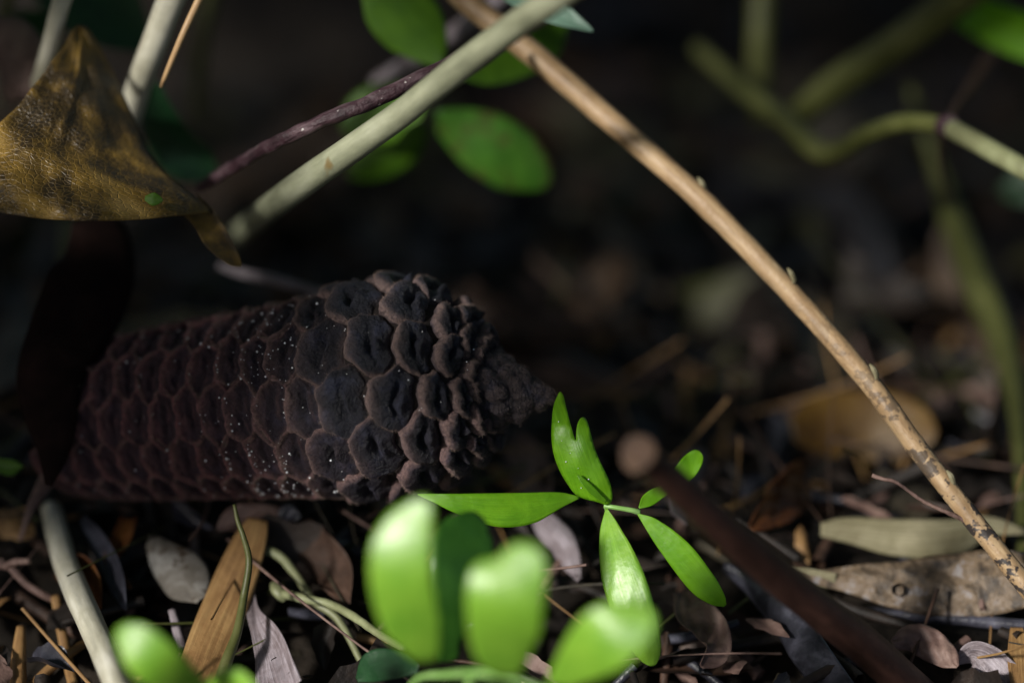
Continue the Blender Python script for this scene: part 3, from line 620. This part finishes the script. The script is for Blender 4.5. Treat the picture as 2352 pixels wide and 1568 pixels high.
# ------------------------------------------------------------------ seedling in focus
sd = empty('seedling', P(1395, 1200, .70), 'small bright green seedling with five leaflets in sharp focus under the cone tip', 'seedling')
ZP = [(640, 1018), (560, 990), (470, 968), (400, 935), (340, 860), (275, 750), (230, 630), (210, 500), (213, 350), (225, 240), (255, 160), (275, 130), (300, 160), (320, 240), (345, 340), (370, 430), (397, 512), (402, 440), (415, 370), (440, 335), (470, 335), (490, 370), (515, 460), (545, 570), (590, 680), (640, 780), (665, 840), (680, 900), (685, 960), (670, 1000)]
ZP = [((2100+x/1.96)*.57422, (1500+y/1.96)*.57422) for x, y in ZP]
outline_leaf('leaflet', ZP, fork_d, G_YOUNG, sd, axis=((1398, 1160), (1320, 940)))
blade('leaf_fold', [(1392, 1152, .6615), (1368, 1140, .6600), (1345, 1118, .6592), (1326, 1090, .6596)], [(0, 3, 3), (.3, 3, 12), (.6, 3, 13), (.9, 2, 6), (1, 1, 1)], G_YOUNG, sd, tilt=.5, cup=.1, nL=30)
blade('leaflet', [(1330, 1142, .668), (1250, 1150, .664), (1150, 1158, .660), (1060, 1152, .658), (1000, 1142, .658), (960, 1135, .660)],
      [(0, 2, 2), (.12, 18, 16), (.3, 46, 22), (.5, 50, 26), (.7, 32, 20), (.88, 12, 9), (1, 1, 1)], G_YOUNG, sd, tilt=.2, cup=-.15, nL=60)
blade('leaflet', [(1393, 1168, .664), (1400, 1230, .660), (1420, 1310, .655), (1450, 1400, .652), (1485, 1480, .653), (1500, 1528, .656)],
      [(0, 2, 2), (.12, 22, 20), (.3, 42, 38), (.5, 52, 46), (.7, 48, 44), (.88, 30, 34), (.96, 18, 22), (1, 6, 6)], G_PALE, sd, tilt=.3, cup=-.2, twist=-.4, nL=70, ripple=.03)
blade('leaflet', [(1466, 1180, .664), (1500, 1218, .663), (1550, 1270, .662), (1600, 1325, .662), (1640, 1365, .663), (1665, 1390, .665)],
      [(0, 2, 2), (.12, 22, 9), (.3, 34, 20), (.5, 38, 28), (.75, 30, 32), (.92, 16, 20), (1, 4, 4)], G_YOUNG, sd, tilt=.25, cup=-.1, nL=60)
blade('leaflet', [(1468, 1166, .664), (1500, 1140, .666), (1540, 1112, .668), (1580, 1075, .670), (1605, 1035, .672)],
      [(0, 2, 2), (.15, 16, 15), (.4, 12, 15), (.65, 22, 23), (.85, 22, 22), (.96, 13, 15), (1, 3, 3)], G_YOUNG, sd, tilt=-.2, cup=.2, nL=50, wave=.1, wfreq=4)
tube('stalk', [(1388, 1161, .665), (1420, 1166, .664), (1450, 1171, .664), (1468, 1176, .665)], [12, 11, 12, 14], M_STALK, sd, n=24, sides=12)
tube('stalk', [(1392, 1164, .666), (1396, 1190, .675), (1402, 1230, .69), (1398, 1300, .70)], [9, 8, 8, 8], M_STALK, sd, n=24, sides=10)

# ------------------------------------------------------------------ blurred seedling in the foreground
sb = empty('seedling', P(440, 1640, .60), 'blurred yellow-green seedling rising into the bottom edge at the left', 'seedling')
sf = empty('seedling', P(1080, 1600, .60), 'blurred bright green seedling with upright leaves standing nearest the camera at the bottom centre', 'seedling')
blade('leaflet', [(960, 1535, .64), (910, 1530, .645), (860, 1535, .65), (820, 1560, .655)], [(0, 10, 10), (.3, 26, 34), (.7, 28, 40), (1, 6, 6)], G_DARK, sf, tilt=.3)
def zoomed(pts, ox, oy, k): return [((ox+x/k)*.57422, (oy+y/k)*.57422) for x, y in pts]
def bent(a0, a1, d0, arch, top, sa, sb, cup):
    ax = Vector(a1)-Vector(a0); L = ax.length; ax /= L
    rt = Vector((-ax.y, ax.x)) if -ax.y > 0 else Vector((ax.y, -ax.x))
    def f(u, v):
        q = Vector((u, v))-Vector(a0); s_ = q.dot(ax)/L; X = q.dot(rt)*K*d0; W_ = 80*K*d0
        return d0+arch*(s_-top)**2-X*(sa+sb*s_)+cup*X*X/W_+.0006*math.sin(s_*9+X*120)
    return f
L1 = zoomed([(620, 1350), (500, 1350), (380, 1270), (260, 1150), (180, 950), (145, 750), (150, 550), (200, 400), (300, 270), (420, 200), (520, 165), (590, 200), (600, 330), (590, 550), (600, 750), (630, 950), (655, 1100), (660, 1250)], 1400, 1900, 1.809)
L3 = zoomed([(1180, 1470), (1050, 1450), (930, 1350), (870, 1200), (845, 1000), (850, 800), (880, 680), (950, 620), (1060, 600), (1120, 540), (1200, 490), (1290, 485), (1370, 530), (1420, 640), (1410, 800), (1395, 1000), (1370, 1150), (1300, 1300), (1240, 1430)], 1400, 1900, 1.809)
L4 = zoomed([(1420, 1500), (1480, 1350), (1580, 1150), (1700, 1000), (1830, 930), (1970, 915), (2100, 930), (2190, 990), (2210, 1080), (2150, 1200), (2060, 1320), (1960, 1400), (1850, 1450), (1700, 1500), (1560, 1540)], 1400, 1900, 1.809)
L2 = zoomed([(640, 1350), (620, 1100), (600, 800), (605, 550), (630, 400), (700, 310), (800, 270), (900, 260), (980, 330), (1030, 450), (1045, 600), (1000, 700), (930, 800), (880, 950), (840, 1100), (800, 1250), (760, 1340)], 1400, 1900, 1.809)
L5 = zoomed([(785, 1030), (850, 995), (950, 1000), (1050, 1050), (1150, 1130), (1250, 1230), (1330, 1330), (1400, 1420), (1420, 1560), (1300, 1560), (1100, 1480), (950, 1390), (850, 1290), (800, 1180), (775, 1090)], 0, 1900, 1.68)
outline_leaf('leaflet', L1, bent((975, 1520), (930, 1150), .560, .03, .80, .02, .34, .10), G_PALE, sf, step=11, axis=((975, 1520), (950, 1150)))
outline_leaf('leaflet', L2, bent((1020, 1520), (1060, 1190), .612, .03, .6, -.3, -.1, .1), G_SHADED, sf, step=11, axis=((1020, 1520), (1060, 1190)))
outline_leaf('leaflet', L3, bent((1150, 1555), (1175, 1250), .558, .035, .75, -.10, .34, .10), G_PALE, sf, step=11, axis=((1150, 1555), (1175, 1250)))
outline_leaf('leaflet', L4, bent((1290, 1590), (1490, 1390), .561, .035, .80, -.05, .36, .12), G_PALE, sf, step=11, axis=((1290, 1590), (1490, 1390)))
outline_leaf('leaflet', L5, bent((480, 1620), (275, 1430), .572, .04, .75, .0, .34, .14), G_PALE, sb, step=11, axis=((480, 1620), (275, 1430)))
tube('stalk', [(930, 1590, .62), (965, 1555, .61), (1030, 1548, .60), (1100, 1545, .59), (1180, 1560, .585), (1270, 1590, .585)], [10, 13, 16, 18, 16, 12], M_STALK, sf, n=40, rough=.04)
tube('stalk', [(1090, 1540, .595), (1060, 1620, .61), (1040, 1760, .64)], [20, 20, 20], M_STALK, sf, n=20)
blade('leaflet', [(470, 1600, .60), (510, 1570, .595), (545, 1560, .59), (590, 1590, .585)], [(0, 10, 10), (.4, 28, 40), (.8, 20, 40), (1, 6, 6)], G_PALE, sb, tilt=.2, cup=-.2)
tube('stalk', [(465, 1630, .605), (470, 1700, .62), (480, 1800, .65)], [16, 16, 16], M_STALK, sb, n=20)

# ------------------------------------------------------------------ litter, bottom left
tube('stem', [(118, 1170, .715), (150, 1290, .69), (195, 1400, .67), (240, 1500, .65), (280, 1600, .63)], [50, 58, 62, 62, 62], M_PALESTEM, n=70, rough=.02, label='cream coloured thick stem slanting down to the bottom edge left of the straw blade', cat='stem')
plain('dead_leaf', [(590, 1190, .695), (560, 1270, .688), (520, 1370, .680), (480, 1460, .672), (430, 1590, .665)], [(0, 26, 20), (.12, 40, 38), (.35, 52, 48), (.65, 58, 46), (1, 50, 44)], M_STRAW, 'long flat straw-coloured dead blade below the cone', tilt=.15, cup=-.2, ripple=.02)
tube('tendril', [(538, 1158, .668), (546, 1195, .667), (560, 1235, .666), (572, 1290, .666), (560, 1370, .665), (545, 1450, .66), (520, 1520, .655), (495, 1600, .65)], [8, 11, 13, 16, 18, 22, 28, 34], M_OLIVE, n=90, sides=12, label='thin wavy green-brown tendril lying over the straw-coloured blade', cat='tendril')
plain('dead_leaf', [(582, 1290, .69), (578, 1360, .686), (592, 1430, .68), (620, 1500, .672), (650, 1600, .662)], [(0, 4, 4), (.2, 9, 8), (.35, 14, 18), (.55, 44, 24), (.8, 56, 46), (1, 60, 56)], M_LAV, 'silvery lavender dead leaf with a narrow twisted neck right of the straw blade', tilt=.2, cup=.35, ripple=.06, wave=.08)
tube('vine', [(590, 1258, .695), (640, 1275, .692), (680, 1320, .688), (720, 1378, .683), (775, 1420, .68), (815, 1490, .675), (855, 1575, .67), (870, 1620, .668)], [20, 22, 20, 19, 18, 16, 16, 16], M_OLIVEPALE, n=90, rough=.04, label='pale green wiry vine curving down right of the lavender leaf', cat='vine')
vn = tube('vine', [(640, 1360, .685), (690, 1372, .680), (760, 1388, .675), (820, 1420, .668), (870, 1455, .66), (930, 1490, .65)], [22, 22, 20, 20, 18, 18], M_OLIVEPALE, n=70, rough=.05, label='pale wiry vine with a knobbed end crossing over the curving vine', cat='vine')
tube('vine_knob', [(628, 1340, .687), (634, 1352, .685), (645, 1366, .684), (655, 1378, .684)], [16, 28, 26, 14], M_OLIVEPALE, vn, n=16, rough=.08)
plain('dead_leaf', [(500, 1215, .70), (540, 1192, .70), (600, 1182, .70), (680, 1190, .705)], [(0, 6, 6), (.25, 28, 34), (.6, 24, 26), (1, 10, 12)], M_PINK, 'pinkish brown curled leaf directly under the cone', tilt=.2, cup=-.4, ripple=.1)
plain('bark_flake', [(640, 1185, .70), (665, 1180, .70), (690, 1188, .70)], [(0, 12, 12), (.5, 20, 20), (1, 4, 4)], M_BLUEDARK, 'blue-black flake at the end of the pinkish curled leaf', tilt=.2, cup=-.3, ripple=.2)
plain('dead_leaf', [(345, 1240, .71), (380, 1280, .705), (420, 1320, .70), (462, 1375, .695)], [(0, 20, 14), (.35, 52, 44), (.7, 52, 50), (1, 12, 12)], M_WHITE, 'bleached whitish dead leaf left of the straw-coloured blade', tilt=-.3, cup=-.4)
plain('dead_leaf', [(190, 1190, .72), (230, 1250, .71), (262, 1320, .70), (290, 1400, .695)], [(0, 10, 8), (.3, 26, 20), (.7, 30, 22), (1, 3, 3)], M_BLUEDARK, 'narrow grey dead leaf between the cream stem and the bleached leaf', tilt=.3, cup=.3)
plain('dead_leaf', [(300, 1190, .73), (285, 1230, .725), (265, 1290, .72), (300, 1350, .71)], [(0, 20, 20), (.4, 26, 24), (.7, 16, 18), (1, 4, 4)], M_ORANGE, 'rusty orange curled leaf under the left part of the cone', tilt=.4, cup=.5)
plain('dead_leaf', [(130, 1330, .71), (170, 1300, .71), (210, 1340, .705), (230, 1400, .70)], [(0, 10, 10), (.4, 40, 30), (.7, 30, 30), (1, 6, 6)], M_ORANGE, 'reddish brown leaf crossing behind the cream stem', tilt=.3, cup=.3)
tw = tube('twig', [(-20, 1300, .69), (20, 1300, .69), (60, 1340, .69), (110, 1370, .69), (165, 1392, .695), (210, 1400, .70)], [18, 20, 18, 18, 16, 14], M_PINK, n=50, rough=.06, label='brown forked twig at the left edge near the bottom', cat='twig')
tube('fork', [(10, 1302, .69), (35, 1290, .688), (68, 1288, .686)], [16, 18, 14], M_PINK, tw, n=16)
tube('twig', [(128, 1370, .69), (140, 1440, .685), (155, 1510, .68), (175, 1600, .67)], [22, 24, 26, 26], M_STRAW, n=40, rough=.03, label='golden brown twig standing left of the cream stem at the bottom', cat='twig')
tube('twig', [(60, 1585, .67), (120, 1530, .675), (190, 1480, .68), (250, 1450, .69)], [22, 22, 20, 16], M_STRAW, n=40, rough=.03, label='golden brown twig slanting across the bottom left corner', cat='twig')
tube('twig', [(48, 1440, .68), (44, 1500, .675), (40, 1610, .665)], [20, 34, 40], M_STRAW, n=30, rough=.03, label='short tan stub at the bottom left corner', cat='twig')
tube('twig', [(395, 1400, .68), (405, 1440, .678), (420, 1490, .675)], [18, 22, 24], M_LAV, n=20, rough=.08, label='small pinkish grey stub left of the straw blade', cat='twig')
plain('dead_leaf', [(680, 1200, .72), (720, 1250, .715), (770, 1310, .71), (800, 1390, .705)], [(0, 20, 20), (.3, 46, 42), (.7, 46, 42), (1, 8, 8)], M_BROWN, 'dark brown dead leaf under the cone right of the curving vine', tilt=.2, cup=.3)

# ------------------------------------------------------------------ litter, right
plain('dead_leaf', [(1885, 1215, .725), (1960, 1218, .722), (2060, 1228, .72), (2180, 1225, .72), (2270, 1205, .72), (2360, 1222, .72)], [(0, 14, 14), (.12, 30, 26), (.35, 38, 44), (.6, 34, 50), (.85, 18, 22), (1, 4, 4)], M_OLIVELEAF, 'pale olive dead leaf lying behind the lower end of the branch', tilt=-.3, cup=-.25)
plain('dead_leaf', [(1800, 1325, .70), (1900, 1325, .70), (1990, 1330, .695), (2100, 1345, .69), (2230, 1350, .685), (2400, 1330, .68)], [(0, 6, 6), (.2, 22, 26), (.4, 48, 50), (.6, 76, 62), (.8, 84, 60), (1, 60, 50)], M_MOTTLE, 'wide mottled grey and tan dead leaf near the bottom right', tilt=-.35, cup=-.15, ripple=.07)
plain('dead_leaf', [(1750, 1325, .705), (1830, 1320, .70), (1920, 1330, .70)], [(0, 10, 14), (.5, 18, 30), (1, 14, 20)], M_OLIVELEAF, 'yellowish strip of dead leaf behind the dark cut twig', tilt=.2)
plain('dead_leaf', [(1720, 1215, .75), (1760, 1175, .748), (1800, 1130, .75), (1850, 1080, .755)], [(0, 10, 10), (.3, 42, 46), (.7, 46, 60), (1, 20, 20)], M_ORANGE, 'orange-brown crumpled leaf above the dark cut twig', tilt=.3, cup=.4, ripple=.15)
plain('dead_leaf', [(1820, 985, .80), (1900, 975, .80), (2000, 975, .80), (2080, 985, .80), (2150, 1000, .80)], [(0, 30, 30), (.25, 70, 72), (.6, 82, 84), (.85, 60, 66), (1, 12, 12)], M_OCHRE, 'large blurred ochre leaf left of the branch', tilt=-.2, cup=-.1)
plain('dead_leaf', [(2270, 1020, .78), (2300, 950, .785), (2310, 860, .79), (2300, 780, .80)], [(0, 30, 30), (.4, 52, 44), (.8, 40, 36), (1, 8, 8)], M_BROWN, 'red-brown blurred leaf right of the branch', tilt=.3, cup=.3)
plain('dead_leaf', [(1560, 1360, .69), (1580, 1400, .687), (1620, 1440, .684), (1640, 1490, .68), (1610, 1530, .678)], [(0, 20, 14), (.3, 44, 34), (.6, 44, 30), (.85, 30, 24), (1, 6, 6)], M_PINK, 'pale pinkish torn leaf below the right leaflet of the sharp seedling', tilt=-.2, cup=.3, ripple=.15)
plain('dead_leaf', [(1660, 1300, .70), (1740, 1350, .692), (1810, 1420, .684), (1860, 1500, .676), (1930, 1600, .665)], [(0, 10, 10), (.25, 34, 40), (.55, 40, 46), (.8, 40, 44), (1, 40, 40)], M_BLUEDARK, 'long blue-grey dead leaf running under the dark cut twig', tilt=.3, cup=-.4)
tube('twig', [(1960, 1400, .69), (2060, 1410, .688), (2200, 1422, .685), (2400, 1440, .68)], [20, 26, 28, 28], M_BLUEDARK, n=50, rough=.03, label='slate dark straight twig below the wide mottled leaf', cat='twig')
plain('dead_leaf', [(2050, 1480, .68), (2100, 1470, .677), (2160, 1500, .673), (2200, 1530, .67)], [(0, 12, 12), (.4, 44, 30), (.8, 30, 24), (1, 4, 4)], M_PINK, 'pinkish brown crumpled leaf below the slate dark twig', tilt=-.2, cup=-.3, ripple=.15)
plain('dead_leaf', [(2190, 1520, .67), (2240, 1500, .668), (2300, 1550, .665), (2340, 1600, .66)], [(0, 8, 8), (.4, 40, 36), (.8, 40, 30), (1, 10, 10)], M_LAV, 'grey-brown crumpled leaf in the bottom right corner', tilt=.3, cup=.3, ripple=.15)
plain('dead_leaf', [(2335, 1440, .675), (2340, 1500, .67), (2345, 1590, .665)], [(0, 14, 14), (.5, 26, 26), (1, 20, 20)], M_STRAW, 'tan leaf scrap at the right edge near the bottom', tilt=.2)
tube('twig', [(1515, 1470, .685), (1570, 1510, .68), (1640, 1560, .675), (1700, 1620, .67)], [22, 22, 22, 22], M_BLUEDARK, n=30, rough=.04, label='slate coloured twig under the pinkish torn leaf', cat='twig')
plain('dead_leaf', [(1180, 1010, .76), (1210, 1050, .755), (1235, 1100, .75), (1260, 1150, .74)], [(0, 30, 30), (.4, 46, 50), (.8, 40, 40), (1, 10, 10)], M_PINK, 'dim pinkish leaf under the cone tip', tilt=.3, cup=.3)
plain('dead_leaf', [(1230, 1180, .73), (1260, 1220, .725), (1290, 1250, .72), (1330, 1330, .71)], [(0, 20, 20), (.3, 34, 34), (.7, 26, 26), (1, 6, 6)], M_LAV, 'grey-lilac leaf between the sharp seedling and the blurred seedling', tilt=.3, cup=-.3)
tube('twig', [(1215, 1400, .69), (1250, 1340, .693), (1290, 1290, .70), (1330, 1240, .71)], [22, 24, 24, 20], M_PINK, n=30, rough=.05, label='pale brown twig leaning behind the blurred light leaf', cat='twig')
plain('dead_leaf', [(1560, 1190, .76), (1570, 1130, .765), (1590, 1080, .77), (1620, 1040, .77)], [(0, 20, 20), (.4, 36, 36), (.8, 30, 30), (1, 6, 6)], M_LAV, 'dim lilac-grey leaf behind the small upper leaflet of the sharp seedling', tilt=.4)
plain('dead_leaf', [(1640, 830, .82), (1690, 815, .82), (1740, 790, .825)], [(0, 10, 10), (.5, 34, 34), (1, 8, 8)], M_OLIVELEAF, 'dim olive-grey leaf in the dark middle background', tilt=.3)
plain('dead_leaf', [(1290, 440, .86), (1340, 480, .855), (1400, 500, .85)], [(0, 12, 12), (.5, 26, 26), (1, 6, 6)], M_OLIVELEAF, 'faint olive leaf on the ground below the browned oval leaf', tilt=.3)
plain('dead_leaf', [(1350, 690, .83), (1370, 620, .835), (1395, 540, .84)], [(0, 10, 10), (.5, 26, 26), (1, 8, 8)], M_ORANGE, 'faint rust coloured upright leaf in the middle background', tilt=.2)
plain('dead_leaf', [(1620, 430, .84), (1750, 500, .83), (1900, 560, .82), (2060, 680, .81)], [(0, 30, 30), (.3, 60, 60), (.7, 90, 80), (1, 20, 20)], M_SLATE_SHADE, 'big slate grey leaf, coloured dark for shade, right of the branch', tilt=.9, cup=-.2)
plain('dead_leaf', [(1560, 670, .83), (1640, 665, .83), (1740, 670, .83)], [(0, 8, 8), (.5, 24, 24), (1, 8, 8)], M_OLIVE, 'dim olive strip left of the branch in the middle background', tilt=.2)
for o in list(bpy.data.objects):
    if o.name.startswith('bark_flake'): o['category'] = 'bark'
